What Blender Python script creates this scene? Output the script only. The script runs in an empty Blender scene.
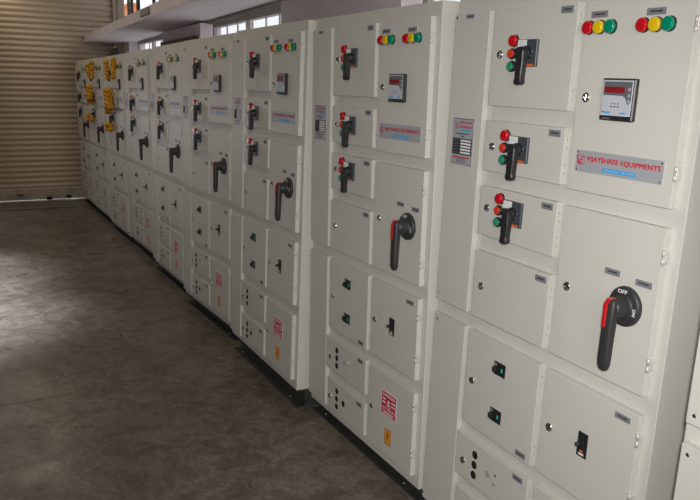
import bpy, bmesh, math, random
from mathutils import Vector, Matrix, noise
random.seed(7)
SC = bpy.context.scene
COL = SC.collection

# ------------------------------------------------------------------ camera
cam_d = bpy.data.cameras.new('camera'); cam = bpy.data.objects.new('camera', cam_d); COL.objects.link(cam)
SC.camera = cam
cr = Vector((0.47510, 0.87960, 0.02290)).normalized(); cu = Vector((-0.2008, 0.0830, 0.9761)).normalized(); cf = cr.cross(cu) * -1
M = Matrix(((cr.x, cu.x, -cf.x, 0), (cr.y, cu.y, -cf.y, 0), (cr.z, cu.z, -cf.z, 0), (0, 0, 0, 1)))
cam.matrix_world = Matrix.Translation((0, -1.5236, 1.645)) @ M.to_quaternion().to_matrix().to_4x4()
cam_d.sensor_width = 36; cam_d.lens = 728.67 * 36 / 700; cam_d.clip_start = 0.02; cam_d.clip_end = 300

# ------------------------------------------------------------------ world, lights, exposure
W = bpy.data.worlds.new('world'); SC.world = W; W.use_nodes = True
wb = W.node_tree.nodes['Background']; wb.inputs[0].default_value = (0.97, 0.98, 1.0, 1); wb.inputs[1].default_value = 1.2
SC.view_settings.view_transform = 'Standard'; SC.view_settings.look = 'None'
SC.view_settings.gamma = 1; SC.view_settings.use_curve_mapping = False
SC.view_settings.exposure = 0.0

def area(name, loc, to, sx, sy, power, col):
    l = bpy.data.lights.new(name, 'AREA'); l.shape = 'RECTANGLE'; l.size = sx; l.size_y = sy
    l.energy = power; l.color = col
    o = bpy.data.objects.new(name, l); COL.objects.link(o); o.location = loc
    o.rotation_euler = (Vector(to) - Vector(loc)).to_track_quat('-Z', 'Z').to_euler()
    return o
# the camera's own flash
fl = bpy.data.lights.new('camera_flash', 'SPOT'); fl.energy = 200; fl.spot_size = math.radians(82); fl.spot_blend = 1.0; fl.shadow_soft_size = 0.035; fl.color = (1, 0.97, 0.93)
flo = bpy.data.objects.new('camera_flash', fl); COL.objects.link(flo); flo.location = (0.03, -1.515, 1.715)
flo.rotation_euler = (cf + cr * 0.13 - cu * 0.07).to_track_quat('-Z', 'Y').to_euler()
# daylight through the open bay beside the shutter; then an added fill lamp behind the camera
area('far_doorway_daylight', (-11.25, -1.78, 1.15), (-5, -1.78, 1.15), 0.75, 2.1, 8, (0.78, 0.86, 1.0))
area('near_end_fill', (3.9, -3.2, 2.6), (-4, -1.0, 2.2), 3.2, 2.6, 100, (1.0, 0.94, 0.87))

area('overhead_strip_fill', (-7.4, -0.95, 3.05), (-7.4, -0.95, 0), 7.3, 0.25, 28, (1.0, 0.84, 0.64))  # added strip lamp, no roof opening; warms the tops of cabinets and shutter
# unseen spots added to put a bright patch on the aisle floor at the left
sp = bpy.data.lights.new('floor_patch_spot', 'SPOT'); sp.energy = 2900; sp.spot_size = math.radians(29); sp.spot_blend = 0.9; sp.shadow_soft_size = 0.25; sp.color = (0.86, 0.90, 1.0)
spo = bpy.data.objects.new('floor_patch_spot', sp); COL.objects.link(spo); spo.location = (-6.3, -3.3, 4.6)
spo.rotation_euler = (Vector((-6.9, -2.02, 0)) - Vector((-6.9, -3.3, 4.6))).to_track_quat('-Z', 'Y').to_euler()
spo.location = (-6.9, -3.3, 4.6)
sp2 = bpy.data.objects.new('floor_patch_spot', sp); COL.objects.link(sp2); sp2.rotation_euler = spo.rotation_euler; sp2.location = (-5.6, -3.24, 4.6)

# ------------------------------------------------------------------ materials
def mat(name, col, rough=0.5, metal=0.0, bump=None, var=None, emit=None, coat=0, spec=None, trans=None):
    m = bpy.data.materials.new(name); m.use_nodes = True; nt = m.node_tree; b = nt.nodes['Principled BSDF']
    b.inputs['Base Color'].default_value = (*col, 1); b.inputs['Roughness'].default_value = rough
    b.inputs['Metallic'].default_value = metal; b.inputs['Coat Weight'].default_value = coat
    if spec is not None: b.inputs['Specular IOR Level'].default_value = spec
    if trans: b.inputs['Transmission Weight'].default_value = trans
    tc = nt.nodes.new('ShaderNodeTexCoord')
    if var:      # (scale, amount)
        n = nt.nodes.new('ShaderNodeTexNoise'); n.inputs['Scale'].default_value = var[0]; n.inputs['Detail'].default_value = 6
        nt.links.new(tc.outputs['Object'], n.inputs['Vector'])
        r = nt.nodes.new('ShaderNodeValToRGB'); a = var[1]
        r.color_ramp.elements[0].position = 0.3; r.color_ramp.elements[1].position = 0.7
        r.color_ramp.elements[0].color = (*[c * (1 - a) for c in col], 1)
        r.color_ramp.elements[1].color = (*[min(1, c * (1 + a)) for c in col], 1)
        nt.links.new(n.outputs['Fac'], r.inputs['Fac']); nt.links.new(r.outputs['Color'], b.inputs['Base Color'])
    if bump:     # (scale, strength)
        n = nt.nodes.new('ShaderNodeTexNoise'); n.inputs['Scale'].default_value = bump[0]; n.inputs['Detail'].default_value = 3
        nt.links.new(tc.outputs['Object'], n.inputs['Vector'])
        bp = nt.nodes.new('ShaderNodeBump'); bp.inputs['Strength'].default_value = bump[1]; bp.inputs['Distance'].default_value = 0.002
        nt.links.new(n.outputs['Fac'], bp.inputs['Height']); nt.links.new(bp.outputs['Normal'], b.inputs['Normal'])
    if emit:
        b.inputs['Emission Color'].default_value = (*emit[0], 1); b.inputs['Emission Strength'].default_value = emit[1]
    return m

PAINT = mat('panel_paint', (0.59, 0.585, 0.545), 0.42, bump=(160, 0.25), var=(3.0, 0.015))
DARKP = mat('dark_steel', (0.035, 0.036, 0.034), 0.55, var=(14, 0.35))
CHROME = mat('chrome', (0.78, 0.78, 0.80), 0.18, 1.0)
HINGE = mat('hinge_zinc', (0.62, 0.61, 0.58), 0.4, 0.25)
BLACK = mat('black_plastic', (0.018, 0.018, 0.020), 0.42)
BLACKM = mat('black_hole', (0.006, 0.006, 0.006), 0.9)
GREYP = mat('dark_grey_plastic', (0.055, 0.065, 0.078), 0.4)
HANDLE = mat('handle_grey', (0.030, 0.030, 0.032), 0.5)
RED = mat('red_plastic', (0.55, 0.012, 0.018), 0.35)
LRED = mat('red_lens', (0.52, 0.008, 0.016), 0.15, coat=0.5)
LYEL = mat('yellow_lens', (0.72, 0.50, 0.010), 0.15, coat=0.5)
LGRN = mat('green_lens', (0.0, 0.24, 0.13), 0.15, coat=0.5)
BRED = mat('red_button', (0.62, 0.045, 0.012), 0.4)
BGRN = mat('green_button', (0.02, 0.27, 0.15), 0.4)
WHITE = mat('white_label', (0.78, 0.78, 0.80), 0.5)
ORANGE = mat('orange_mark', (0.75, 0.14, 0.02), 0.5)
TEAL = mat('teal_marker', (0.02, 0.50, 0.45), 0.4)
ALU = mat('aluminium_plate', (0.45, 0.47, 0.51), 0.42, 0.25)
TAGM = mat('tag_grey', (0.20, 0.21, 0.235), 0.5)
INK = mat('dark_ink', (0.03, 0.03, 0.04), 0.6)
REDINK = mat('red_ink', (0.55, 0.015, 0.03), 0.5)
BLUEINK = mat('blue_print', (0.05, 0.36, 0.78), 0.5)
METERF = mat('meter_face', (0.50, 0.53, 0.60), 0.35)
METERD = mat('meter_band', (0.12, 0.13, 0.14), 0.35)
METERR = mat('meter_display', (0.24, 0.015, 0.018), 0.25)
STRED = mat('sticker_red', (0.58, 0.012, 0.045), 0.45)
STYEL = mat('sticker_yellow', (0.72, 0.36, 0.01), 0.45)
LAV = mat('lavender_plaster', (0.66, 0.595, 0.63), 0.85, bump=(30, 0.4), var=(2.2, 0.06))
ROUGHC = mat('rough_mortar', (0.30, 0.26, 0.23), 0.9, bump=(40, 1.0), var=(18, 0.3))
WINF = mat('window_frame_paint', (0.34, 0.30, 0.28), 0.6)
WINW = mat('window_mullion_white', (0.60, 0.56, 0.55), 0.5)
WOOD = mat('dark_red_timber', (0.11, 0.045, 0.032), 0.6, var=(9, 0.4))
POST = mat('dark_brown_post', (0.030, 0.020, 0.017), 0.6)
SHUT = mat('shutter_paint', (0.56, 0.46, 0.35), 0.5, 0.0, bump=(25, 0.4), var=(1.4, 0.10))
SHUTR = mat('shutter_rail_paint', (0.40, 0.335, 0.265), 0.6, var=(7, 0.22))
GUIDE = mat('guide_paint', (0.44, 0.37, 0.30), 0.6, var=(5, 0.1))
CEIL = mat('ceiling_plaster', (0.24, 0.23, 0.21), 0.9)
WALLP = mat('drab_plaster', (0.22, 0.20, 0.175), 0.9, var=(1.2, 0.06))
TERRA = mat('terracotta_render', (0.58, 0.22, 0.09), 0.85, var=(1.0, 0.1))
MARI = mat('marigold_orange', (0.60, 0.29, 0.015), 0.8, var=(40, 0.6))
MARID = mat('marigold_dark_thread', (0.22, 0.015, 0.02), 0.8)
LEAF = mat('dry_leaf', (0.24, 0.12, 0.045), 0.8, var=(40, 0.4))
BROWNB = mat('dark_brown_metal', (0.035, 0.028, 0.024), 0.5)
CABLE = mat('grey_cable', (0.16, 0.14, 0.125), 0.7, var=(30, 0.5))
GLASS = bpy.data.materials.new('window_glass'); GLASS.use_nodes = True
_nt = GLASS.node_tree; _nt.nodes.remove(_nt.nodes['Principled BSDF']); _tr = _nt.nodes.new('ShaderNodeBsdfTransparent'); _gl = _nt.nodes.new('ShaderNodeBsdfGlossy'); _mx = _nt.nodes.new('ShaderNodeMixShader')
_tr.inputs[0].default_value = (0.93, 0.95, 0.95, 1); _gl.inputs['Roughness'].default_value = 0.03; _mx.inputs[0].default_value = 0.06
_nt.links.new(_tr.outputs[0], _mx.inputs[1]); _nt.links.new(_gl.outputs[0], _mx.inputs[2]); _nt.links.new(_mx.outputs[0], _nt.nodes['Material Output'].inputs[0])

def concrete():
    m = bpy.data.materials.new('stained_concrete'); m.use_nodes = True; nt = m.node_tree; N = nt.nodes; L = nt.links
    b = N['Principled BSDF']; g = N.new('ShaderNodeNewGeometry')
    def noi(scale, det, dist=0.0):
        n = N.new('ShaderNodeTexNoise'); n.inputs['Scale'].default_value = scale; n.inputs['Detail'].default_value = det
        n.inputs['Distortion'].default_value = dist; L.new(g.outputs['Position'], n.inputs['Vector']); return n
    def ramp(n, p0, c0, p1, c1):
        r = N.new('ShaderNodeValToRGB'); e = r.color_ramp.elements; e[0].position = p0; e[1].position = p1
        e[0].color = (*c0, 1); e[1].color = (*c1, 1); L.new(n.outputs['Fac'], r.inputs['Fac']); return r
    big = ramp(noi(0.9, 5, 0.6), 0.32, (0.120, 0.100, 0.080), 0.70, (0.190, 0.163, 0.134))
    med = ramp(noi(7.0, 10, 1.6), 0.36, (0.62, 0.62, 0.62), 0.62, (1.18, 1.18, 1.18))
    fine = ramp(noi(45, 6), 0.34, (0.74, 0.74, 0.74), 0.66, (1.22, 1.22, 1.22))
    def mul(a, c):
        x = N.new('ShaderNodeMixRGB'); x.blend_type = 'MULTIPLY'; x.inputs[0].default_value = 1
        L.new(a.outputs[0], x.inputs[1]); L.new(c.outputs[0], x.inputs[2]); return x
    col = mul(mul(big, med), fine)
    # pale paint and mortar flecks
    v = N.new('ShaderNodeTexVoronoi'); v.inputs['Scale'].default_value = 5.0; L.new(g.outputs['Position'], v.inputs['Vector'])
    fr = N.new('ShaderNodeValToRGB'); e = fr.color_ramp.elements; e[0].position = 0.035; e[1].position = 0.06
    e[0].color = (0.5, 0.5, 0.5, 1); e[1].color = (0, 0, 0, 1); L.new(v.outputs['Distance'], fr.inputs['Fac'])
    mx = N.new('ShaderNodeMixRGB'); L.new(fr.outputs[0], mx.inputs[0]); L.new(col.outputs[0], mx.inputs[1]); mx.inputs[2].default_value = (0.34, 0.30, 0.25, 1)
    L.new(mx.outputs[0], b.inputs['Base Color'])
    rr = ramp(noi(3.0, 6, 0.5), 0.3, (0.24, 0.24, 0.24), 0.7, (0.52, 0.52, 0.52)); L.new(rr.outputs[0], b.inputs['Roughness'])
    bp = N.new('ShaderNodeBump'); bp.inputs['Strength'].default_value = 0.35; bp.inputs['Distance'].default_value = 0.004
    L.new(noi(22, 8, 0.5).outputs['Fac'], bp.inputs['Height']); L.new(bp.outputs['Normal'], b.inputs['Normal'])
    return m
CONC = concrete()

# ------------------------------------------------------------------ mesh helper
class MB:
    """collects shapes, one material slot per material, into ONE mesh"""
    def __init__(s): s.bm = bmesh.new(); s.mats = []; s.ly = s.bm.faces.layers.int.new('done')
    def new(s): return [f for f in s.bm.faces if f[s.ly] == 0]
    def mi(s, m):
        if m not in s.mats: s.mats.append(m)
        return s.mats.index(m)
    def _fin(s, n0, m, bev=0, seg=1):
        fs = s.new(); i = s.mi(m)
        if bev:
            es = list({e for f in fs for e in f.edges})
            r = bmesh.ops.bevel(s.bm, geom=es, offset=bev, segments=seg, affect='EDGES', profile=0.6)
            fs = s.new()
        for f in fs: f.material_index = i; f[s.ly] = 1
    def box(s, x0, x1, y0, y1, z0, z1, m, bev=0, seg=1):
        n0 = len(s.bm.faces)
        v = [s.bm.verts.new(p) for p in ((x0, y0, z0), (x1, y0, z0), (x1, y1, z0), (x0, y1, z0), (x0, y0, z1), (x1, y0, z1), (x1, y1, z1), (x0, y1, z1))]
        for q in ((0, 1, 5, 4), (1, 2, 6, 5), (2, 3, 7, 6), (3, 0, 4, 7), (4, 5, 6, 7), (3, 2, 1, 0)):
            s.bm.faces.new([v[k] for k in q])
        s._fin(n0, m, bev, seg); return s
    def prism(s, pts, y0, y1, m, bev=0):      # pts = (x,z) outline facing -y
        n0 = len(s.bm.faces)
        a = [s.bm.verts.new((x, y0, z)) for x, z in pts]; b = [s.bm.verts.new((x, y1, z)) for x, z in pts]
        n = len(pts); s.bm.faces.new(a); s.bm.faces.new(b[::-1])
        for k in range(n): s.bm.faces.new((a[k], b[k], b[(k + 1) % n], a[(k + 1) % n]))
        bmesh.ops.recalc_face_normals(s.bm, faces=s.new())
        s._fin(n0, m, bev); return s
    def poly(s, pts, m):                       # flat face, any 3-D points
        n0 = len(s.bm.faces); s.bm.faces.new([s.bm.verts.new(p) for p in pts]); s._fin(n0, m); return s
    def cyl(s, c, axis, prof, m, n=20):        # prof = [(dist along axis, radius)...] closed lathe
        n0 = len(s.bm.faces); A = Vector(axis).normalized(); q = A.to_track_quat('Z', 'Y'); c = Vector(c)
        rings = []
        for d, r in prof:
            if r < 1e-6: rings.append([s.bm.verts.new(c + A * d)])
            else: rings.append([s.bm.verts.new(c + q @ Vector((r * math.cos(t), r * math.sin(t), d))) for t in [2 * math.pi * k / n for k in range(n)]])
        for a, b in zip(rings, rings[1:]):
            for k in range(n):
                k2 = (k + 1) % n
                if len(a) == 1 and len(b) == 1: continue
                if len(a) == 1: s.bm.faces.new((a[0], b[k2], b[k]))
                elif len(b) == 1: s.bm.faces.new((a[k], a[k2], b[0]))
                else: s.bm.faces.new((a[k], a[k2], b[k2], b[k]))
        if len(rings[0]) > 1: s.bm.faces.new(rings[0][::-1])
        if len(rings[-1]) > 1: s.bm.faces.new(rings[-1])
        fs = s.new(); bmesh.ops.recalc_face_normals(s.bm, faces=fs)
        for f in fs: f.smooth = len(f.verts) == 4
        i = s.mi(m)
        for f in fs: f.material_index = i; f[s.ly] = 1
        return s
    def text(s, body, x, z, y, w, h, m, spacing=1.0):   # lettering in the xz plane facing -y, box w*h from lower-left
        cu_ = bpy.data.curves.new('t', 'FONT'); cu_.body = body; cu_.size = 1; cu_.resolution_u = 2; cu_.space_character = spacing
        o = bpy.data.objects.new('t', cu_); COL.objects.link(o)
        dg = bpy.context.evaluated_depsgraph_get(); me = bpy.data.meshes.new_from_object(o.evaluated_get(dg))
        xs = [v.co.x for v in me.vertices]; zs = [v.co.y for v in me.vertices]
        sx = w / (max(xs) - min(xs)); sz = h / (max(zs) - min(zs))
        i = s.mi(m)
        for j, (du, dv) in enumerate(((0, 0), (0.09, 0), (0.09, 0.05), (0, 0.05))):       # stacked copies make the strokes bold
            vs = [s.bm.verts.new((x + (v.co.x - min(xs)) * sx + du * h, y - j * 0.00004, z + (v.co.y - min(zs)) * sz + dv * h)) for v in me.vertices]
            for p in me.polygons:
                f = s.bm.faces.new([vs[k] for k in p.vertices]); f.material_index = i; f[s.ly] = 1
                f.normal_update()
                if f.normal.y > 0: f.normal_flip()
        bpy.data.objects.remove(o); bpy.data.curves.remove(cu_); bpy.data.meshes.remove(me); return s
    def sweep(s, path, rad, m, n=8):
        n0 = len(s.bm.faces); path = [Vector(p) for p in path]; rings = []
        for k, p in enumerate(path):
            d = (path[min(k + 1, len(path) - 1)] - path[max(k - 1, 0)]).normalized(); q = d.to_track_quat('Z', 'Y')
            r = rad[k] if isinstance(rad, (list, tuple)) else rad
            rings.append([s.bm.verts.new(p + q @ Vector((r * math.cos(t), r * math.sin(t), 0))) for t in [2 * math.pi * j / n for j in range(n)]])
        for a, b in zip(rings, rings[1:]):
            for j in range(n): s.bm.faces.new((a[j], a[(j + 1) % n], b[(j + 1) % n], b[j])).smooth = True
        s.bm.faces.new(rings[0][::-1]); s.bm.faces.new(rings[-1])
        i = s.mi(m)
        for f in s.new(): f.material_index = i; f[s.ly] = 1
        return s
    def mesh(s, name):
        me = bpy.data.meshes.new(name); s.bm.to_mesh(me); s.bm.free()
        for m in s.mats: me.materials.append(m)
        return me
    def build(s, name, parent=None, loc=(0, 0, 0)):
        o = bpy.data.objects.new(name, s.mesh(name)); COL.objects.link(o); o.parent = parent; o.location = loc; return o

def tag(o, label=None, cat=None, group=None, kind=None):
    if label: o['label'] = label
    if cat: o['category'] = cat
    if group: o['group'] = group
    if kind: o['kind'] = kind
    return o
def empty(name, loc=(0, 0, 0), rot=(0, 0, 0)):
    o = bpy.data.objects.new(name, None); COL.objects.link(o); o.location = loc; o.rotation_euler = rot; o.empty_display_size = 0.1; return o
def put(me, name, parent, loc):
    o = bpy.data.objects.new(name, me); COL.objects.link(o); o.parent = parent; o.location = loc; return o
def struct(o): o['kind'] = 'structure'; return o

# ------------------------------------------------------------------ room shell
Y0W, SW = 0.461, 0.0335                      # window wall plane: y = Y0W - SW*x
def wy(x, off=0.0): return Y0W - SW * x - off
XS = -11.12                                  # roller shutter plane
def slab_xy(mb, x0, x1, offa, offb, z0, z1, m, zs=0.0):
    """box following the window wall line; offa/offb = distance in front of the wall; zs = z slope per metre of x"""
    n0 = len(mb.bm.faces)
    P = []
    for z in (z0, z1):
        for x, o in ((x0, offa), (x1, offa), (x1, offb), (x0, offb)): P.append(mb.bm.verts.new((x, wy(x, o), z + zs * x)))
    for q in ((0, 1, 5, 4), (1, 2, 6, 5), (2, 3, 7, 6), (3, 0, 4, 7), (4, 5, 6, 7), (3, 2, 1, 0)): mb.bm.faces.new([P[k] for k in q])
    mb._fin(n0, m); return mb

# floor: concrete bays with open joints
fl_o = struct(MB().box(-11.5, 4.1, -7.1, 1.1, -0.12, -0.02, CONC).build('floor'))
jx = [-11.5, -7.322, -3.93, -0.6, 4.1]
for a, b in zip(jx, jx[1:]):
    for c, d in ((-7.1, -3.6), (-3.6, 1.1)):
        MB().box(a + 0.003, b - 0.003, c + 0.003, d - 0.003, -0.02, 0, CONC).build('concrete_slab', fl_o)

# window wall: dado, piers, lintel, windows under the ledge, upper wall and upper window
wr = MB()
slab_xy(wr, -11.4, 4.1, 0.0, -0.15, 0.0, 1.25, LAV)
slab_xy(wr, -11.4, 4.1, 0.0, -0.15, 2.205, 2.47, LAV)
slab_xy(wr, -8.95, 4.1, 0.0, -0.15, 2.47, 4.8, LAV)
slab_xy(wr, -11.4, -8.95, 0.0, -0.15, 3.6, 4.8, LAV)
wall_r = struct(wr.build('wall_right'))
# piers: x0, x1 (front face), protruding 0.1
piers = [(-11.35, -10.50), (-8.46, -6.86), (-4.80, -3.18), (-1.1, 0.4), (2.4, 3.9)]
for k, (a, b) in enumerate(piers):
    p = MB(); slab_xy(p, a, b, 0.10, -0.10, 0.0, 2.21, LAV); p.build('pier', wall_r)
tb = MB(); slab_xy(tb, -8.45, -6.92, 0.125, 0.101, 2.03, 2.100, WOOD); tb.build('timber_board', wall_r)['label'] = 'dark red-brown timber board across the pier above the cabinets'
m_ = MB()
for a, b in ((-11.35, 4.0),): slab_xy(m_, a, b, 0.035, 0.0, 2.200, 2.225, ROUGHC, 0.0)
m_.build('mortar_strip', wall_r)
# windows between the piers
wins = [(-10.46, -8.50), (-6.80, -4.83), (-3.14, -1.14), (0.44, 2.36)]
for k, (a, b) in enumerate(wins):
    w = struct(empty('window_%d' % (k + 1), ((a + b) / 2, wy((a + b) / 2), 1.25)))
    mb = MB()
    slab_xy(mb, a, b, 0.0, -0.06, 2.165, 2.205, WINF); slab_xy(mb, a, b, 0.0, -0.06, 1.25, 1.30, WINF)
    slab_xy(mb, a, a + 0.045, 0.0, -0.03, 1.30, 2.165, WINF); slab_xy(mb, b - 0.045, b, 0.0, -0.03, 1.30, 2.165, WINF)
    o = mb.build('window_frame'); o.parent = w; o.matrix_parent_inverse = Matrix.Translation(-w.location)
    c = (a + b) / 2 + 0.03
    mb = MB(); slab_xy(mb, c - 0.06, c + 0.05, 0.0, -0.03, 1.30, 2.165, WINW)
    o = mb.build('mullion', w); o.matrix_parent_inverse = Matrix.Translation(-w.location)
    for (s0, s1) in ((a + 0.045, c - 0.06), (c + 0.05, b - 0.045)):
        mb = MB(); slab_xy(mb, s0, s1, -0.02, -0.026, 1.30, 2.165, GLASS)
        o = mb.build('pane', w); o.matrix_parent_inverse = Matrix.Translation(-w.location)
        nb = 3
        for j in range(1, nb):
            x = s0 + (s1 - s0) * j / nb
            mb = MB(); slab_xy(mb, x - 0.009, x + 0.009, -0.028, -0.038, 1.30, 2.165, WINW)
            o = mb.build('glazing_bar', w); o.matrix_parent_inverse = Matrix.Translation(-w.location)
# upper window above the ledge at the far end
w = struct(empty('window_5', (-10.0, wy(-10.0), 2.47)))
for a, b in ((-11.10, -10.98), (-10.86, -10.73), (-10.42, -10.25), (-9.4, -9.3)):
    mb = MB(); slab_xy(mb, a, b, 0.0, -0.02, 2.47, 3.6, POST); o = mb.build('window_post', w); o.matrix_parent_inverse = Matrix.Translation(-w.location)
mb = MB()
slab_xy(mb, -11.12, -8.95, 0.02, -0.08, 2.47, 2.51, WINF); slab_xy(mb, -11.12, -8.95, 0.02, -0.08, 3.54, 3.6, WINF); slab_xy(mb, -9.03, -8.95, 0.0, -0.03, 2.51, 3.54, WINF)
o = mb.build('window_frame', w); o.matrix_parent_inverse = Matrix.Translation(-w.location)
# concrete ledge (canopy slab) running above the cabinets
lg = MB(); n0 = 0
P = []
LZ = lambda x: 2.192 + 0.009 * (x + 11.1)
def ly(x): return 0.222 + (-11.109 - x) * 0.0249
for x in (-11.10, 4.05):
    for y, z in ((ly(x), LZ(x)), (ly(x), LZ(x) + 0.095), (wy(x) + 0.0, LZ(x) + 0.095), (wy(x), LZ(x))): P.append(lg.bm.verts.new((x, y, z)))
for q in ((0, 1, 5, 4), (1, 2, 6, 5), (2, 3, 7, 6), (3, 0, 4, 7), (0, 3, 2, 1), (4, 5, 6, 7)): lg.bm.faces.new([P[k] for k in q])
bmesh.ops.recalc_face_normals(lg.bm, faces=lg.bm.faces); lg._fin(0, LAV)
ledge = struct(lg.build('trim_1'))
# other walls and ceiling
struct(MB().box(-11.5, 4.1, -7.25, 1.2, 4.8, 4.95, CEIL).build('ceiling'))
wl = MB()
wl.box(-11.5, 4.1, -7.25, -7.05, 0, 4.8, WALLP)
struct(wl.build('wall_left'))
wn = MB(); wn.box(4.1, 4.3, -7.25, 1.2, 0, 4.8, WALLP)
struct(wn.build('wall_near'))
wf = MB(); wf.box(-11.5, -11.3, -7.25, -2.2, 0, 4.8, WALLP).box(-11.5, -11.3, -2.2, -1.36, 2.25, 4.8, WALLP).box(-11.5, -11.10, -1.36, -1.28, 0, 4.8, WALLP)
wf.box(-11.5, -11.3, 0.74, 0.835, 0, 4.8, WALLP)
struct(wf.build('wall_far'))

# roller shutter: one slat per piece
sh = struct(empty('door_1', (XS, -0.5, 0)))
sl = MB(); H = 0.0745; prof = [(0.000, 0.000), (0.002, 0.006), (0.018, 0.018), (0.026, 0.034), (0.022, 0.050), (0.006, 0.062), (0.000, 0.068), (0.000, H)]
ya, yb = -1.27, 0.665
n0 = 0; A_ = [sl.bm.verts.new((d, ya, z)) for d, z in prof]; B_ = [sl.bm.verts.new((d, yb, z)) for d, z in prof]
for k in range(len(prof) - 1): sl.bm.faces.new((A_[k], B_[k], B_[k + 1], A_[k + 1])).smooth = True
A2 = [sl.bm.verts.new((-0.004, ya, z)) for z in (0, H)]; B2 = [sl.bm.verts.new((-0.004, yb, z)) for z in (0, H)]
sl.bm.faces.new((A2[0], A2[1], B2[1], B2[0])); sl.bm.faces.new((A2[0], B2[0], B_[0], A_[0])); sl.bm.faces.new((A_[-1], B_[-1], B2[1], A2[1]))
sl.bm.faces.new(A_[::-1] + A2); sl.bm.faces.new(B_ + B2[::-1])
bmesh.ops.recalc_face_normals(sl.bm, faces=sl.bm.faces)
sl._fin(0, SHUT); slat_me = sl.mesh('slat')
z = 0.168
while z < 4.72:
    put(slat_me, 'slat', sh, (0, 0.5, z)); z += H
rail = MB().box(-0.02, 0.022, ya, yb, 0.012, 0.166, SHUTR, 0.004).box(0.022, 0.034, ya, yb, 0.012, 0.030, SHUTR).box(0.022, 0.028, ya, -0.62, 0.06, 0.12, SHUTR, 0.002)
rail.build('bottom_rail', sh, (0, 0.5, 0))
lb = MB().box(0.022, 0.075, -0.33, -0.14, 0.02, 0.125, SHUTR, 0.004).box(0.022, 0.06, -0.40, -0.33, 0.006, 0.045, BLACKM).box(0.022, 0.06, -0.135, -0.07, 0.02, 0.055, BLACKM)
lb.build('lock_box', sh, (0, 0.5, 0))
MB().box(0.03, 0.045, -0.78, -0.70, 0.075, 0.095, BLACK).build('pull_handle', sh, (0, 0.5, 0))
MB().box(-0.05, 0.050, 0.625, 0.668, 0, 4.75, GUIDE, 0.003).box(-0.05, 0.035, 0.668, 0.690, 0, 4.75, GUIDE).box(-0.05, 0.055, 0.690, 0.735, 0, 4.75, GUIDE, 0.003).build('guide_rail', sh, (0, 0.5, 0))
MB().box(-0.05, 0.05, -1.285, -1.245, 0, 4.75, GUIDE, 0.003).build('guide_rail', sh, (0, 0.5, 0))
# low concrete sill strip in front of the shutter
struct(MB().box(-10.83, -10.30, -1.27, -0.12, -0.001, 0.016, CONC, 0.006).build('trim_2'))

# outside: neighbouring terracotta building seen through the upper window
nb_ = empty('neighbouring_building', (-40.5, 6.4, 0)); tag(nb_, 'terracotta rendered building outside, seen between the dark posts of the upper window', 'building')
MB().box(-7, 4, 0, 0.3, 0, 5.25, TERRA).build('wall', nb_)
MB().box(-7.1, 4.1, -0.1, 0.4, 5.25, 5.35, TERRA).build('parapet', nb_)

# ------------------------------------------------------------------ cabinet prototype meshes (local x along the row, y=0 door face, z from floor)
N0, N1, A0, A1, B0, B1, F0, F1 = 0.0, 0.1889, 0.2153, 0.5793, 0.6083, 0.9651, -0.0125, 0.9985
ZF, ZTOP = 0.067, 1.956
_O = (.08, .135, .291, .34, .505, .555, .903, .955, 1.188, 1.244, 1.403, 1.459, 1.621, 1.668, 1.963, 2.0155)
_N = (.067, .116, .269, .316, .476, .525, .863, .914, 1.142, 1.197, 1.355, 1.408, 1.568, 1.614, 1.904, 1.956)
def Q(z):                                   # measured heights to cabinet heights
    for a, b, c, d in zip(_O, _O[1:], _N, _N[1:]):
        if z <= b: return c + (z - a) * (d - c) / (b - a)
    return z - 0.059
TH = 0.0215
def door_mesh(name, x0, x1, z0, z1):
    mb = MB(); mb.box(x0, x1, 0, TH, z0, z1, PAINT, 0.0022, 2); return mb.mesh(name)
def hinge_mesh():
    return MB().box(-0.003, 0.007, 0.001, 0.021, -0.016, 0.016, HINGE, 0.002).cyl((0.003, 0.000, -0.019), (0, 0, 1), [(0, 0.004), (0.016, 0.004), (0.016, 0.0032), (0.021, 0.0032), (0.021, 0.004), (0.038, 0.004)], HINGE, 10).mesh('hinge')
def small_hinge_mesh():
    return MB().box(0, 0.0025, 0.006, 0.017, -0.018, 0.018, PAINT, 0.0008).cyl((0.0025, 0.0115, -0.012), (1, 0, 0), [(0, 0.002), (0.0008, 0.002)], TAGM, 8).cyl((0.0025, 0.0115, 0.012), (1, 0, 0), [(0, 0.002), (0.0008, 0.002)], TAGM, 8).mesh('hinge')
def lock_mesh():
    mb = MB().cyl((0, 0, 0), (0, -1, 0), [(0, 0.0135), (0.003, 0.0135), (0.005, 0.0115), (0.005, 0.0085), (0.002, 0.008), (0.002, 0.0001)], CHROME, 24)
    mb.box(-0.0022, 0.0022, -0.0048, -0.002, -0.0075, 0.0075, CHROME, 0.0006)
    mb.poly([(-0.008, -0.0021, 0.001), (-0.0028, -0.0021, 0.001), (-0.0028, -0.0021, 0.0074), (-0.006, -0.0021, 0.006)], BLACKM)
    mb.poly([(0.0028, -0.0021, -0.0074), (0.006, -0.0021, -0.006), (0.008, -0.0021, -0.001), (0.0028, -0.0021, -0.001)], BLACKM)
    return mb.mesh('lock')
def lamp_mesh(m, name):
    mb = MB().cyl((0, 0, 0), (0, -1, 0), [(0, 0.0185), (0.003, 0.0185), (0.003, 0.0175)], BLACK, 24)
    mb.cyl((0, 0, 0), (0, -1, 0), [(0.002, 0.0172), (0.014, 0.0168), (0.0165, 0.0145), (0.0160, 0.012), (0.0172, 0.008), (0.0176, 0)], m, 24); return mb.mesh(name)
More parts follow.
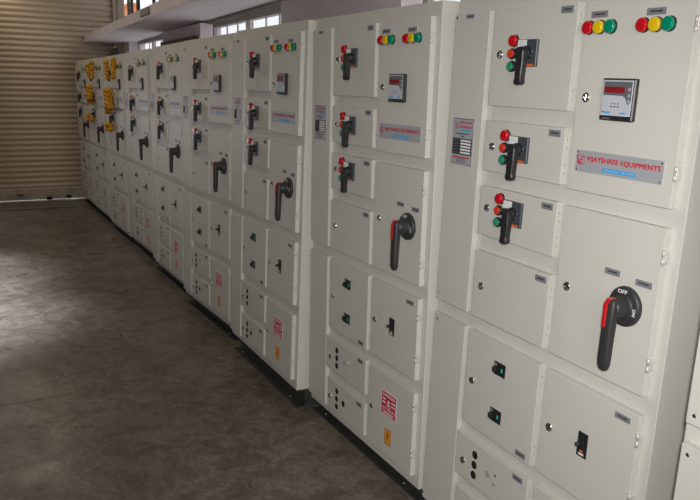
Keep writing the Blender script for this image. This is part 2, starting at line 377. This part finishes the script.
def button_mesh(m, name):
    mb = MB().cyl((0, 0, 0), (0, -1, 0), [(0, 0.0165), (0.007, 0.0165), (0.010, 0.0150), (0.010, 0.0130)], BLACK, 24)
    mb.cyl((0, 0, 0), (0, -1, 0), [(0.008, 0.0130), (0.0145, 0.0128), (0.0155, 0.0115), (0.0155, 0)], m, 24); return mb.mesh(name)
def switch_mesh():
    mb = MB().box(-0.044, 0.042, -0.010, 0, -0.039, 0.039, GREYP, 0.0015)
    mb.box(-0.043, -0.004, -0.0112, -0.010, 0.006, 0.0375, WHITE)
    for k in range(2): mb.box(-0.040, -0.018 - 0.008 * k, -0.0115, -0.0112, 0.030 - 0.006 * k, 0.0315 - 0.006 * k, METERF)
    mb.box(0.002, 0.032, -0.0112, -0.010, -0.0375, -0.031, ORANGE)
    for a, b in ((0.012, 0.004), (0.024, 0.004), (0.018, -0.008)): mb.cyl((a, -0.010, b), (0, -1, 0), [(0, 0.0022), (0.001, 0.0018)], ALU, 8)
    # hub and pistol grip hanging down
    mb.cyl((0.000, -0.010, 0.000), (0, -1, 0), [(0, 0.0205), (0.008, 0.0205), (0.011, 0.0180), (0.026, 0.0175), (0.029, 0.0150)], BLACK, 20)
    mb.box(-0.026, -0.002, -0.034, -0.016, 0.004, 0.016, BLACK, 0.003)
    pts = [(-0.014, 0.008), (0.018, 0.008), (0.0185, -0.030), (0.0155, -0.070), (0.0185, -0.084), (0.010, -0.092), (-0.009, -0.092), (-0.016, -0.084), (-0.0125, -0.068), (-0.0145, -0.030)]
    mb.prism(pts, -0.041, -0.020, BLACK, 0.0028)
    return mb.mesh('rotary_switch')
def rotary_mesh():
    mb = MB().cyl((0, 0, 0), (0, -1, 0), [(0, 0.0535), (0.008, 0.0530), (0.013, 0.0490), (0.014, 0.040), (0.014, 0.030), (0.020, 0.029), (0.044, 0.027), (0.054, 0.024), (0.057, 0.019)], HANDLE, 40)
    mb.text('OFF', -0.020, 0.0345, -0.0146, 0.030, 0.010, WHITE)
    # ON at the right, turned a quarter
    tb_ = MB(); tb_.text('ON', 0, 0, 0, 0.019, 0.010, WHITE)
    i = mb.mi(WHITE); mp = {v: mb.bm.verts.new((0.0345 + v.co.z, -0.0148 + v.co.y, 0.004 - v.co.x)) for v in tb_.bm.verts}
    for f in tb_.bm.faces:
        g = mb.bm.faces.new([mp[v] for v in f.verts]); g.material_index = i; g[mb.ly] = 1; g.normal_update()
        if g.normal.y > 0: g.normal_flip()
    tb_.bm.free()
    # bent arm
    def sec(z): return None
    n0 = len(mb.bm.faces)
    arm = [(0.026, 0.012, 0.018, -0.040), (0.024, 0.0165, 0.017, -0.047), (0.012, 0.0180, 0.016, -0.051), (-0.030, 0.0175, 0.0145, -0.054), (-0.080, 0.0175, 0.013, -0.056), (-0.130, 0.0180, 0.0125, -0.057), (-0.153, 0.0168, 0.0115, -0.057), (-0.164, 0.0125, 0.009, -0.056), (-0.169, 0.005, 0.004, -0.055)]
    rings = []
    for zz, hx, hy, yc in arm:
        rings.append([mb.bm.verts.new((hx * math.copysign(abs(math.cos(t)) ** 0.6, math.cos(t)), yc + hy * math.copysign(abs(math.sin(t)) ** 0.6, math.sin(t)), zz)) for t in [2 * math.pi * (k + 0.5) / 16 for k in range(16)]])
    for a, b in zip(rings, rings[1:]):
        for k in range(16): mb.bm.faces.new((a[k], a[(k + 1) % 16], b[(k + 1) % 16], b[k])).smooth = True
    mb.bm.faces.new(rings[0]); mb.bm.faces.new(rings[-1][::-1])
    fs = mb.new(); bmesh.ops.recalc_face_normals(mb.bm, faces=fs)
    i = mb.mi(HANDLE)
    for f in fs: f.material_index = i; f[mb.ly] = 1
    # red stripe on the upper left of the arm front
    mb.box(-0.0140, -0.0015, -0.0705, -0.060, -0.050, 0.014, RED, 0.0015)
    mb.prism([(-0.0140, 0.013), (-0.0015, 0.013), (0.006, 0.0275), (-0.008, 0.0275)], -0.0675, -0.045, RED, 0.0015)
    return mb.mesh('rotary_handle')
def tag_mesh(w, h, words):
    mb = MB().box(-w / 2, w / 2, -0.0015, 0, -h / 2, h / 2, ALU)
    mb.box(-w / 2 + 0.001, w / 2 - 0.001, -0.0019, -0.0015, -h / 2 + 0.001, h / 2 - 0.001, TAGM)
    for a, b in ((-0.30, -0.12), (-0.09, 0.05), (0.08, 0.30)): mb.box(w * a, w * b, -0.0021, -0.0019, -h * 0.10, h * 0.14, INK)     # print too small to read
    return mb.mesh('name_tag')
def rivet(mb, x, z, y=-0.002): mb.cyl((x, y, z), (0, -1, 0), [(0, 0.0028), (0.001, 0.0024), (0.0016, 0)], CHROME, 10)
def logo(mb, x, z, s, y):      # encircled V E monogram
    n = 28; pts = []
    for k in range(n):
        t0 = 2 * math.pi * k / n; t1 = 2 * math.pi * (k + 1) / n; th = 0.045
        p = [(x + s * 0.5 * math.cos(t) * r, y, z + s * 0.5 * math.sin(t) * r) for t, r in ((t0, 1), (t1, 1), (t1, 1 - 2 * th), (t0, 1 - 2 * th))]
        mb.poly(p[::-1], REDINK)
    q = lambda P: mb.poly([(x + s * u, y - 0.0001, z + s * v) for u, v in P][::-1], REDINK)
    q([(-0.62, 0.36), (-0.46, 0.36), (-0.16, -0.30), (-0.24, -0.46)]); q([(-0.66, 0.36), (-0.62, 0.36), (-0.62, 0.28), (-0.66, 0.28)])
    q([(-0.16, -0.30), (-0.24, -0.46), (-0.10, -0.40), (0.12, 0.30), (0.00, 0.30)])
    q([(0.00, 0.30), (0.02, 0.20), (0.36, 0.20), (0.40, 0.30)]); q([(0.02, 0.02), (0.00, -0.07), (0.25, -0.07), (0.28, 0.02)]); q([(-0.10, -0.28), (-0.12, -0.38), (0.22, -0.38), (0.26, -0.28)])
def brand_mesh():
    w, h = 0.298, 0.058
    mb = MB().box(0, w, -0.0018, 0, 0, h, ALU)
    for a in (0.006, w - 0.006):
        for b in (0.006, h - 0.006): rivet(mb, a, b)
    logo(mb, 0.020, h * 0.56, 0.030, -0.0022)
    mb.text('VIJAYSHREE EQUIPMENTS', 0.040, 0.0270, -0.0022, 0.248, 0.0165, REDINK)
    mb.box(0.100, 0.215, -0.0021, -0.0018, 0.008, 0.0185, BLUEINK)
    for k, (a, b) in enumerate(((0.106, 0.016), (0.126, 0.012), (0.142, 0.014), (0.166, 0.017), (0.187, 0.022))):
        mb.box(a, a + b, -0.0023, -0.0021, 0.0125, 0.0142, METERF)
    return mb.mesh('brand_plate')
def spec_mesh():
    w, h = 0.122, 0.155
    mb = MB().box(0, w, -0.0018, 0, 0, h, ALU).box(0, w, -0.0024, -0.0018, h - 0.004, h, TAGM).box(0, w, -0.0024, -0.0018, 0, 0.003, TAGM)
    for a in (0.006, w - 0.006):
        for b in (0.008, h - 0.009): rivet(mb, a, b)
    logo(mb, 0.026, h - 0.024, 0.022, -0.0022)
    mb.text('VIJAYSHREE', 0.042, h - 0.020, -0.0022, 0.068, 0.010, REDINK)
    mb.text('EQUIPMENTS', 0.042, h - 0.034, -0.0022, 0.068, 0.009, REDINK)
    mb.box(0.046, 0.110, -0.0021, -0.0018, h - 0.043, h - 0.038, BLUEINK)
    mb.box(0.020, 0.095, -0.0021, -0.0018, h - 0.053, h - 0.050, INK); mb.box(0.048, 0.070, -0.0021, -0.0018, h - 0.061, h - 0.058, INK)
    mb.box(0.006, w - 0.006, -0.0021, -0.0018, 0.034, h - 0.067, INK)
    for k in range(5):
        zz = 0.038 + k * 0.0100
        mb.box(0.052, w - 0.012, -0.0024, -0.0021, zz, zz + 0.0062, WHITE); mb.box(0.012, 0.040, -0.0024, -0.0021, zz + 0.002, zz + 0.0034, TAGM)
    mb.box(0.014, 0.104, -0.0021, -0.0018, 0.022, 0.0265, REDINK)
    for k in range(3): mb.box(0.034, 0.084, -0.0021, -0.0018, 0.008 + k * 0.0045, 0.0095 + k * 0.0045, INK)
    return mb.mesh('rating_plate')
def meter_mesh():
    mb = MB().box(-0.056, 0.055, -0.016, 0, -0.052, 0.054, BLACK, 0.003)
    y = -0.0166
    mb.box(-0.053, 0.049, y, -0.014, -0.040, 0.050, METERF, 0.001)
    y -= 0.0004
    mb.poly([(-0.048, y, 0.046), (0.046, y, 0.046), (0.047, y, -0.002), (0.042, y, -0.009), (0.036, y, -0.009), (0.032, y, -0.003), (0.028, y, 0.006), (0.018, y, 0.011), (-0.048, y, 0.012)], METERD)
    mb.box(-0.045, 0.024, y - 0.0006, y, 0.018, 0.033, METERR)
    for zz in (0.027, 0.012, -0.002): mb.cyl((0.039, y, zz), (0, -1, 0), [(0, 0.0042), (0.0008, 0.0040)], METERF, 12).cyl((0.039, y - 0.0008, zz), (0, -1, 0), [(0, 0.0022), (0.0002, 0.0020)], METERD, 10)
    for k in range(3): mb.box(-0.016 + k * 0.010, -0.012 + k * 0.010, y, -0.0166, -0.010, -0.0075, INK).box(-0.019 + k * 0.011, -0.013 + k * 0.011, y, -0.0166, -0.018, -0.0150, INK)
    mb.box(-0.046, -0.042, y, -0.0164, -0.033, -0.028, REDINK); mb.box(-0.041, -0.018, y, -0.0164, -0.034, -0.029, BLUEINK); mb.box(0.014, 0.034, y, -0.0164, -0.034, -0.030, BLUEINK)
    mb.box(-0.045, -0.016, -0.0167, -0.016, -0.049, -0.045, METERD)
    return mb.mesh('digital_meter')
def mcb_mesh():
    mb = MB().box(-0.028, 0.028, -0.002, 0, -0.0225, 0.0225, BLACK).box(-0.027, -0.010, -0.014, -0.002, -0.014, 0.006, BLACK, 0.003)
    mb.box(-0.026, -0.014, -0.0024, -0.0018, 0.008, 0.018, TAGM).box(0.009, 0.016, -0.0035, -0.002, -0.007, 0.006, TEAL); return mb.mesh('breaker_toggle')
def mccb_mesh():
    mb = MB().box(-0.019, 0.019, -0.003, 0, -0.037, 0.037, BLACK, 0.001).box(-0.009, 0.007, -0.006, -0.003, -0.013, 0.022, BLACK, 0.001)
    mb.cyl((-0.002, -0.003, 0.006), (-0.15, -1, -0.1), [(0, 0.007), (0.020, 0.006), (0.022, 0.004)], BLACK, 12)
    mb.box(-0.004, 0.007, -0.0065, -0.003, -0.020, -0.016, ORANGE).box(-0.010, 0.010, -0.0036, -0.003, -0.031, -0.025, WHITE); return mb.mesh('breaker_lever')
def hole_mesh(): return MB().cyl((0, 0, 0), (0, -1, 0), [(0, 0.0145), (0.0012, 0.0145), (0.0012, 0.0125), (0.0004, 0.012), (0.0004, 0)], BLACKM, 22).mesh('cable_hole')
def knock_mesh(): return MB().cyl((0, 0, 0), (0, -1, 0), [(0, 0.0125), (0.0008, 0.0125), (0.001, 0.0115), (0.001, 0)], ALU, 20).mesh('blank_plug')
def screw_mesh(): return MB().cyl((0, 0, 0), (0, -1, 0), [(0, 0.0055), (0.002, 0.0050), (0.003, 0.0035), (0.002, 0.002), (0.002, 0)], CHROME, 12).mesh('screw')
def danger_mesh():
    w, h = 0.120, 0.108
    mb = MB().box(0, w, -0.0008, 0, 0, h, WHITE).box(0.004, w - 0.004, -0.0011, -0.0008, 0.004, h - 0.004, STRED); y = -0.0014
    mb.text('DANGER', 0.012, h - 0.024, y, w - 0.024, 0.014, WHITE)
    # skull and bones between lines of text
    mb.cyl((w / 2, y + 0.0003, 0.064), (0, -1, 0), [(0, 0.009), (0.0003, 0.009)], WHITE, 16)
    mb.poly([(w / 2 - 0.005, y, 0.050), (w / 2 + 0.005, y, 0.050), (w / 2 + 0.005, y, 0.058), (w / 2 - 0.005, y, 0.058)], WHITE)
    for s in (-1, 1): mb.poly([(w / 2 - 0.016 * s, y - 0.0001, 0.044), (w / 2 - 0.013 * s, y - 0.0001, 0.0415), (w / 2 + 0.016 * s, y - 0.0001, 0.053), (w / 2 + 0.013 * s, y - 0.0001, 0.0555)], WHITE)
    for k in range(2):
        zz = 0.068 - k * 0.016
        mb.box(0.010, 0.038, y, y + 0.0002, zz, zz + 0.007, WHITE); mb.box(w - 0.038, w - 0.010, y, y + 0.0002, zz, zz + 0.007, WHITE)
    mb.text('415 VOLTS', 0.010, 0.026, y, w - 0.020, 0.012, WHITE)
    for k in range(2): mb.box(0.014 + 0.01 * k, w - 0.014 - 0.01 * k, y, y + 0.0002, 0.0155 - k * 0.0065, 0.0195 - k * 0.0065, WHITE)
    return mb.mesh('danger_sticker')
def yellow_mesh():
    w, h = 0.048, 0.070
    mb = MB().box(0, w, -0.0008, 0, 0, h, STRED).box(0.003, w - 0.003, -0.0011, -0.0008, 0.003, h - 0.003, STYEL); y = -0.0014
    mb.prism([(0.027, 0.060), (0.034, 0.060), (0.028, 0.038), (0.033, 0.038), (0.020, 0.010), (0.024, 0.032), (0.017, 0.032)], y, y + 0.0002, REDINK); return mb.mesh('warning_sticker')
def carcass_mesh(zf=ZF):
    mb = MB().box(F0, F1, TH, 0.36, zf, ZTOP, PAINT, 0.003, 2)
    # dark sealing gaps inside the frame between neighbouring doors
    for z0, z1 in ((zf + 0.02, 0.86), (0.92, 1.90)):
        mb.box(N1 + 0.010, N1 + 0.018, TH - 0.0006, TH + 0.001, z0 + 0.01, z1 - 0.01, PAINT)
    return mb.mesh('carcass')

ME = dict(hinge=hinge_mesh(), hinge_s=small_hinge_mesh(), lock=lock_mesh(), red=lamp_mesh(LRED, 'red_lamp'), yel=lamp_mesh(LYEL, 'yellow_lamp'), grn=lamp_mesh(LGRN, 'green_lamp'),
          bred=button_mesh(BRED, 'red_push_button'), bgrn=button_mesh(BGRN, 'green_push_button'), switch=switch_mesh(), rotary=rotary_mesh(),
          tag_s=tag_mesh(0.050, 0.020, 'STARTER'), tag_m=tag_mesh(0.060, 0.018, 'METER'), tag_f=tag_mesh(0.054, 0.018, 'FEEDER'), tag_n=tag_mesh(0.046, 0.014, 'CABLE'),
          brand=brand_mesh(), spec=spec_mesh(), meter=meter_mesh(), mcb=mcb_mesh(), mccb=mccb_mesh(), hole=hole_mesh(), knock=knock_mesh(), screw=screw_mesh(),
          danger=danger_mesh(), yellow=yellow_mesh(), carcass=carcass_mesh())
NM = dict(hinge='hinge', hinge_s='hinge', lock='lock', red='red_lamp', yel='yellow_lamp', grn='green_lamp', bred='red_push_button', bgrn='green_push_button', switch='rotary_switch', rotary='rotary_handle',
          tag_s='name_tag', tag_m='name_tag', tag_f='name_tag', tag_n='name_tag', brand='brand_plate', spec='rating_plate', meter='digital_meter', mcb='breaker_toggle', mccb='breaker_lever', hole='cable_hole',
          knock='blank_plug', screw='screw', danger='danger_sticker', yellow='warning_sticker')
# doors: name, x0,x1,z0,z1, fittings (mesh key, x, z, y)
DZ = []
DZ.append(('cable_chamber_door', N0, N1, 0.955, 1.963, [('screw', .013, 1.950, 0), ('screw', .023, .980, 0), ('tag_n', .088, 1.950, 0), ('spec', .034, 1.461, 0)]))
DZ.append(('cable_chamber_door', N0, N1, 0.125, 0.903, [('screw', .022, .880, 0), ('screw', .012, .150, 0)]))
for zt, zb, zc in ((1.963, 1.668, 1.829), (1.621, 1.459, 1.542), (1.406, 1.244, 1.340)):
    DZ.append(('switch_door', A0, A1, zb, zt, [('red', .326, zc + .037, 0), ('bred', .323, zc - .001, 0), ('bgrn', .324, zc - .039, 0), ('lock', .259, zc - .003, 0), ('switch', .396, zc, 0), ('tag_s', .541, zt - .018, 0), ('hinge_s', A1, zt - .045, 0), ('hinge_s', A1, zb + .045, 0)]))
DZ.append(('blank_door', A0, A1, 0.955, 1.188, [('lock', .263, 1.070, 0), ('tag_s', .545, 1.168, 0), ('hinge_s', A1, 1.13, 0), ('hinge_s', A1, 1.01, 0)]))
DZ.append(('breaker_door', A0, A1, 0.555, 0.903, [('lock', .257, .724, 0), ('mcb', .397, .817, 0), ('mcb', .397, .650, 0), ('tag_s', .535, .575, 0), ('hinge_s', A1, .85, 0), ('hinge_s', A1, .61, 0)]))
DZ.append(('cable_gland_door', A0 - .022, A1, 0.340, 0.505, [('lock', .243, .408, 0), ('hole', .308, .459, 0), ('hole', .308, .420, 0), ('hole', .308, .381, 0), ('knock', .385, .424, 0), ('screw', .425, .440, 0), ('screw', .422, .405, 0), ('tag_s', .534, .487, 0), ('hinge_s', A1, .46, 0), ('hinge_s', A1, .39, 0)]))
DZ.append(('cable_gland_door', A0, A1, 0.135, 0.291, [('lock', .248, .200, 0), ('hole', .315, .249, 0), ('hole', .315, .209, 0), ('hole', .315, .170, 0), ('hole', .382, .211, 0), ('tag_s', .534, .272, 0), ('hinge_s', A1, .24, 0), ('hinge_s', A1, .18, 0)]))
DZ.append(('meter_door', B0, B1, 1.453, 1.963, [('tag_m', .664, 1.925, 0), ('tag_m', .850, 1.922, 0), ('red', .633, 1.892, 0), ('yel', .672, 1.892, 0), ('grn', .711, 1.892, 0), ('red', .817, 1.891, 0), ('yel', .856, 1.891, 0), ('grn', .895, 1.891, 0),
           ('lock', .648, 1.709, 0), ('meter', .772, 1.706, 0), ('brand', .637, 1.508, 0), ('hinge', B1, 1.888, 0), ('hinge', B1, 1.540, 0)]))
DZ.append(('isolator_door', B0, B1, 0.955, 1.403, [('lock', .656, 1.175, 0), ('tag_f', .816, 1.257, 0), ('tag_f', .922, 1.251, 0), ('rotary', .874, 1.178, 0), ('hinge', B1, 1.330, 0), ('hinge', B1, 1.045, 0)]))
DZ.append(('feeder_door', B0, B1, 0.559, 0.903, [('lock', .648, .725, 0), ('mccb', .786, .732, 0), ('tag_f', .913, .875, 0), ('hinge', B1, .833, 0), ('hinge', B1, .655, 0)]))
DZ.append(('danger_door', B0, B1, 0.135, 0.505, [('lock', .646, .316, 0), ('danger', .724, .320, 0), ('yellow', .760, .190, 0), ('hinge', B1, .443, 0), ('hinge', B1, .237, 0)]))
DZ = [(d[0], d[1], d[2], Q(d[3]), Q(d[4]), [(k, x - 0.002, Q(z), y) for k, x, z, y in d[5]]) for d in DZ]
DOORME = [door_mesh(d[0], d[1], d[2], d[3], d[4]) for d in DZ]

# base frame of black channel
def base_mesh():
    mb = MB()
    def chan(x0, x1, y, s, h):      # web recessed, flanges outward (s=-1 faces the aisle)
        mb.box(x0, x1, y, y + 0.006, 0.004, h, DARKP); ya_, yb_ = sorted((y + 0.003, y + s * 0.048))
        mb.box(x0, x1, ya_, yb_, 0.0, 0.007, DARKP, 0.001); mb.box(x0, x1, ya_, yb_, h - 0.007, h, DARKP)
    return mb, chan
def build_base(parent_loc, rotz, h, x0, x1, label, wideback=0.32):
    root = empty('base_frame', parent_loc, (0, 0, rotz)); tag(root, label, 'base frame', 'black steel base frames under the cabinets')
    for nm, y, s in (('front_rail', 0.075, -1), ('rear_rail', wideback - 0.02, 1)):
        mb, chan = base_mesh(); chan(x0, x1, y, s, h)
        if nm == 'front_rail':
            for xx in (x0 + 0.10, x1 - 0.14): mb.cyl((xx, 0.052, 0.007), (0, 0, 1), [(0, 0.006), (0.004, 0.006), (0.004, 0.003), (0.006, 0.003)], TAGM, 6)
        mb.build(nm, root)
    for x in (x0 + 0.002, x1 - 0.010): MB().box(x, x + 0.008, 0.081, wideback - 0.021, 0.0, h, DARKP).build('end_rail', root)
    return root

CAB = {  # X, Y, dz, tilt, yaw, lean, zscale
 'Z': (-0.989, -0.0900, -0.009, 0.012, -0.012, 0.018, 0.0),
 'A': (-2.1650, 0.0370, -0.0352, 0.0118, -0.0117, 0.0175, 0.0336),
 'B': (-3.1960, 0.0000, 0.0000, 0.0000, 0.0000, 0.0032, 0.0000),
 'C': (-4.2284, -0.0444, 0.0214, 0.0245, -0.0062, 0.0038, -0.0195),
 'D': (-5.3639, -0.0285, 0.0089, 0.0193, 0.0282, -0.0076, -0.0078),
 'E': (-6.5328, 0.0219, 0.0035, 0.0202, 0.0008, -0.0071, -0.0011),
 'F': (-7.6591, 0.0442, -0.0044, -0.0010, 0.0015, -0.0087, -0.0076),
 'G': (-8.7110, 0.0390, -0.0101, 0.0118, 0.0049, -0.0022, -0.0095),
 'H': (-9.8600, 0.0450, -0.0110, 0.0, 0.006, 0.0, -0.0140),
 'I': (-10.8800, 0.0500, -0.0110, 0.0, 0.0, 0.0, -0.0136)}
LAB = {
 'Z': 'cabinet nearest the camera, only its left edge showing at the right of the picture',
 'A': 'largest fully visible cabinet, the wide gap with bare side panel on its right',
 'B': 'second fully visible cabinet from the camera, red danger sticker low on its right door',
 'C': 'third fully visible cabinet from the camera, its bare right side showing',
 'D': 'fourth fully visible cabinet from the camera, below the small two-part window',
 'E': 'fifth fully visible cabinet from the camera, below the pier with the timber board',
 'F': 'plain cabinet just nearer than the two hung with marigold garlands',
 'G': 'nearer of the two cabinets hung with marigold garlands, dark round gong on top',
 'H': 'farther of the two cabinets hung with marigold garlands',
 'I': 'last cabinet of the row, right against the roller shutter'}
ROOT = {}
BL = {'Z': 'black steel channel frame under the cabinet at the right edge of the picture', 'A': 'black steel channel frame under the largest fully visible cabinet',
      'B': 'black steel channel frame under the second fully visible cabinet from the camera', 'C': 'black steel channel frame under the third fully visible cabinet, its open end showing',
      'D': 'black steel channel frame under the fourth fully visible cabinet from the camera', 'E': 'black steel channel frame under the fifth fully visible cabinet from the camera',
      'F': 'black steel channel frame just nearer than the two garlanded cabinets', 'G': 'black steel channel frame under the nearer garlanded cabinet',
      'H': 'black steel channel frame under the farther garlanded cabinet', 'I': 'black steel channel frame under the last cabinet against the roller shutter'}
HF = 0.045
for key, (X, Y, D, T, Wk, S, SZ) in CAB.items():
    loc = (X + S * (-HF - 1), Y + T * (-HF - 1), D + SZ * (-HF - 1) + 0.5 * S)
    root = empty('switchboard_cabinet', loc, (-T, S, Wk)); root.scale = (1, 1, 1 + SZ)
    ROOT[key] = root
    tag(root, LAB[key], 'cabinet', 'light grey switchboard cabinets in a row')
    zf = 0.109 if key == 'A' else ZF
    put(ME['carcass'] if key != 'A' else carcass_mesh(zf), 'carcass', root, (0, 0, 0))
    for d, me in zip(DZ, DOORME):
        do = put(me, d[0], root, (0, 0, 0))
        for (k, x, z, y) in d[5]:
            put(ME[k], NM[k], do, (x, y, z))
    h = loc[2] + zf * (1 + SZ) - 0.001 - max(0, S) - abs(T) * 0.38
    build_base((loc[0] + S * ZF, loc[1] + T * ZF, 0), Wk, h, F0 + 0.012, F1 - 0.012, BL[key])

# ------------------------------------------------------------------ things on and about the cabinets
# lifting eyes on cabinet G
def top_z(k, y=0): 
    X, Y, D, T, Wk, S, SZ = CAB[k]; return D + SZ * (-HF - 1) + ZTOP * (1 + SZ) + 0.5 * S - max(0, S) - 0.34 * abs(T)
# round gong standing on the cabinets
gz = top_z('G')
gong = empty('gong', (-9.17, 0.26, top_z('H') + 0.003)); tag(gong, 'dark round metal gong standing on edge on top of the garlanded cabinets', 'gong')
MB().cyl((0, 0.0, 0.062), (0.95, -0.32, 0), [(-0.025, 0.040), (-0.02, 0.055), (0.012, 0.058), (0.018, 0.054), (0.020, 0.046), (0.014, 0.042), (0.014, 0.012), (0.022, 0.010), (0.024, 0)], BROWNB, 32).build('gong_disc', gong)
MB().box(-0.035, 0.035, -0.02, 0.02, 0.0, 0.008, BROWNB, 0.001).build('foot_plate', gong)
MB().cyl((0.0, 0.0, 0.112), (0, 0, 1), [(0, 0.008), (0.012, 0.009), (0.020, 0.006)], WHITE, 12).build('fixing_knob', gong)
mb = MB()
pts = []
for k in range(90):
    t = k * 0.42; pts.append((-8.62 + 0.006 * k * 0.95 + 0.03 * math.cos(t), 0.22 + 0.05 * math.sin(t), gz + 0.012 + 0.010 * (1 + math.sin(t * 2.3))))
mb.sweep(pts, 0.005, CABLE, 6); tag(mb.build('loose_cable'), 'loose grey cable lying in coils on the cabinet tops beside the gong', 'cable')
# junction box on the front edge of the ledge
jb = empty('junction_box', (-6.98, ly(-6.98) + 0.0, LZ(-6.98) + 0.010), (0, 0, -0.025)); tag(jb, 'small grey rectangular junction box on the front edge of the lavender ledge', 'junction box')
MB().box(-0.19, 0.19, -0.010, 0.004, 0.010, 0.072, mat('junction_grey', (0.20, 0.18, 0.18), 0.6), 0.003).build('box_body', jb)
MB().box(-0.16, 0.16, -0.014, -0.010, 0.020, 0.062, mat('junction_cover', (0.27, 0.24, 0.25), 0.6), 0.002).build('box_cover', jb)

# marigold garlands
def ball(mb, c, r, m):
    n0 = len(mb.bm.faces); v0 = len(mb.bm.verts)
    bmesh.ops.create_icosphere(mb.bm, subdivisions=2, radius=r, matrix=Matrix.Translation(c))
    mb.bm.verts.ensure_lookup_table(); mb.bm.faces.ensure_lookup_table()
    for v in mb.bm.verts[v0:]:
        d = (v.co - Vector(c)); v.co = Vector(c) + d * (1 + 0.22 * noise.noise(v.co * 90))
    i = mb.mi(m)
    for f in mb.new(): f.material_index = i; f[mb.ly] = 1; f.smooth = True
def garland(key, strands, label, band=None):
    X, Y, D, T, Wk, S, SZ = CAB[key]; root = empty('flower_garland', (X + strands[0][0], Y + 0.006 * strands[0][0] - 0.002 + (-0.06 if False else 0), strands[0][1])); tag(root, label, 'garland', 'marigold garlands on the far cabinets')
    x00, z00 = strands[0][:2]
    for (x, z1, z0, r) in strands:
        mb = MB(); z = z1; k = 0
        while z > z0:
            ball(mb, (x - x00 + random.uniform(-.006, .006), -r * 0.9 - 0.018 + random.uniform(-.006, .006), z - z00), r * random.uniform(0.9, 1.1), MARI)
            z -= r * 1.35; k += 1
        mb.build('flower_strand', root)
    if band:
        MB().box(band[0] - x00, band[1] - x00, -0.075, -0.004, band[2] - z00, band[2] + 0.018 - z00, MARID, 0.006).build('thread_band', root)
garland('G', [(.43, 1.86, 1.69, .029), (.79, 1.87, 1.69, .029)], 'marigold garland in two strands over the top switch of the nearer garlanded cabinet')
garland('G', [(.38, 1.57, 1.34, .033), (.56, 1.56, 1.34, .033)], 'thick marigold garland with red thread over the middle switch of the nearer garlanded cabinet', (.34, .61, 1.365))
garland('G', [(.27, 1.19, 1.15, .029), (.40, 1.205, 1.15, .031), (.53, 1.20, 1.15, .029)], 'small marigold bunch over the third switch of the nearer garlanded cabinet')
garland('H', [(.36, 1.85, 1.71, .029), (.64, 1.87, 1.70, .029)], 'marigold garland in two strands over the top switch of the farther garlanded cabinet')
garland('H', [(.35, 1.60, 1.40, .033), (.49, 1.59, 1.40, .033)], 'thick marigold garland with red thread over the middle switch of the farther garlanded cabinet', (.31, .54, 1.425))
garland('H', [(.20, 1.24, 1.20, .029), (.32, 1.255, 1.20, .031), (.45, 1.24, 1.20, .027)], 'small marigold bunch over the third switch of the farther garlanded cabinet')

# dry leaf scraps on the floor
for k, (x, y, a, s, lab) in enumerate(((-7.95, -0.07, 0.4, 0.09, 'curled dry brown leaf on the floor near the cabinet bases, farther of two'), (-7.55, -0.075, 1.1, 0.07, 'curled dry brown leaf on the floor near the cabinet bases, nearer of two'))):
    mb = MB(); n = 7; up = []; lo = []
    for j in range(n):
        t = j / (n - 1); wd = 0.28 * s * math.sin(math.pi * min(0.98, t + 0.02)) + 0.001
        zz = 0.004 + 0.10 * s * (math.sin(t * 5) ** 2)
        up.append((t * s - s / 2, wd, zz + 0.08 * s)); lo.append((t * s - s / 2, -wd, zz + 0.03 * s))
    mid = [((a_[0]), 0, (a_[2]) * 0.35) for a_ in up]
    for A__, B__ in ((up, mid), (mid, lo)):
        for j in range(n - 1): mb.poly([A__[j], B__[j], B__[j + 1], A__[j + 1]], LEAF)
    bmesh.ops.remove_doubles(mb.bm, verts=mb.bm.verts, dist=1e-5)
    r = bmesh.ops.solidify(mb.bm, geom=list(mb.bm.faces), thickness=0.0012)
    o = mb.build('dry_leaf', None, (x, y, 0.0)); o.rotation_euler = (0, 0, a); tag(o, lab, 'leaf')
bpy.context.view_layer.update()
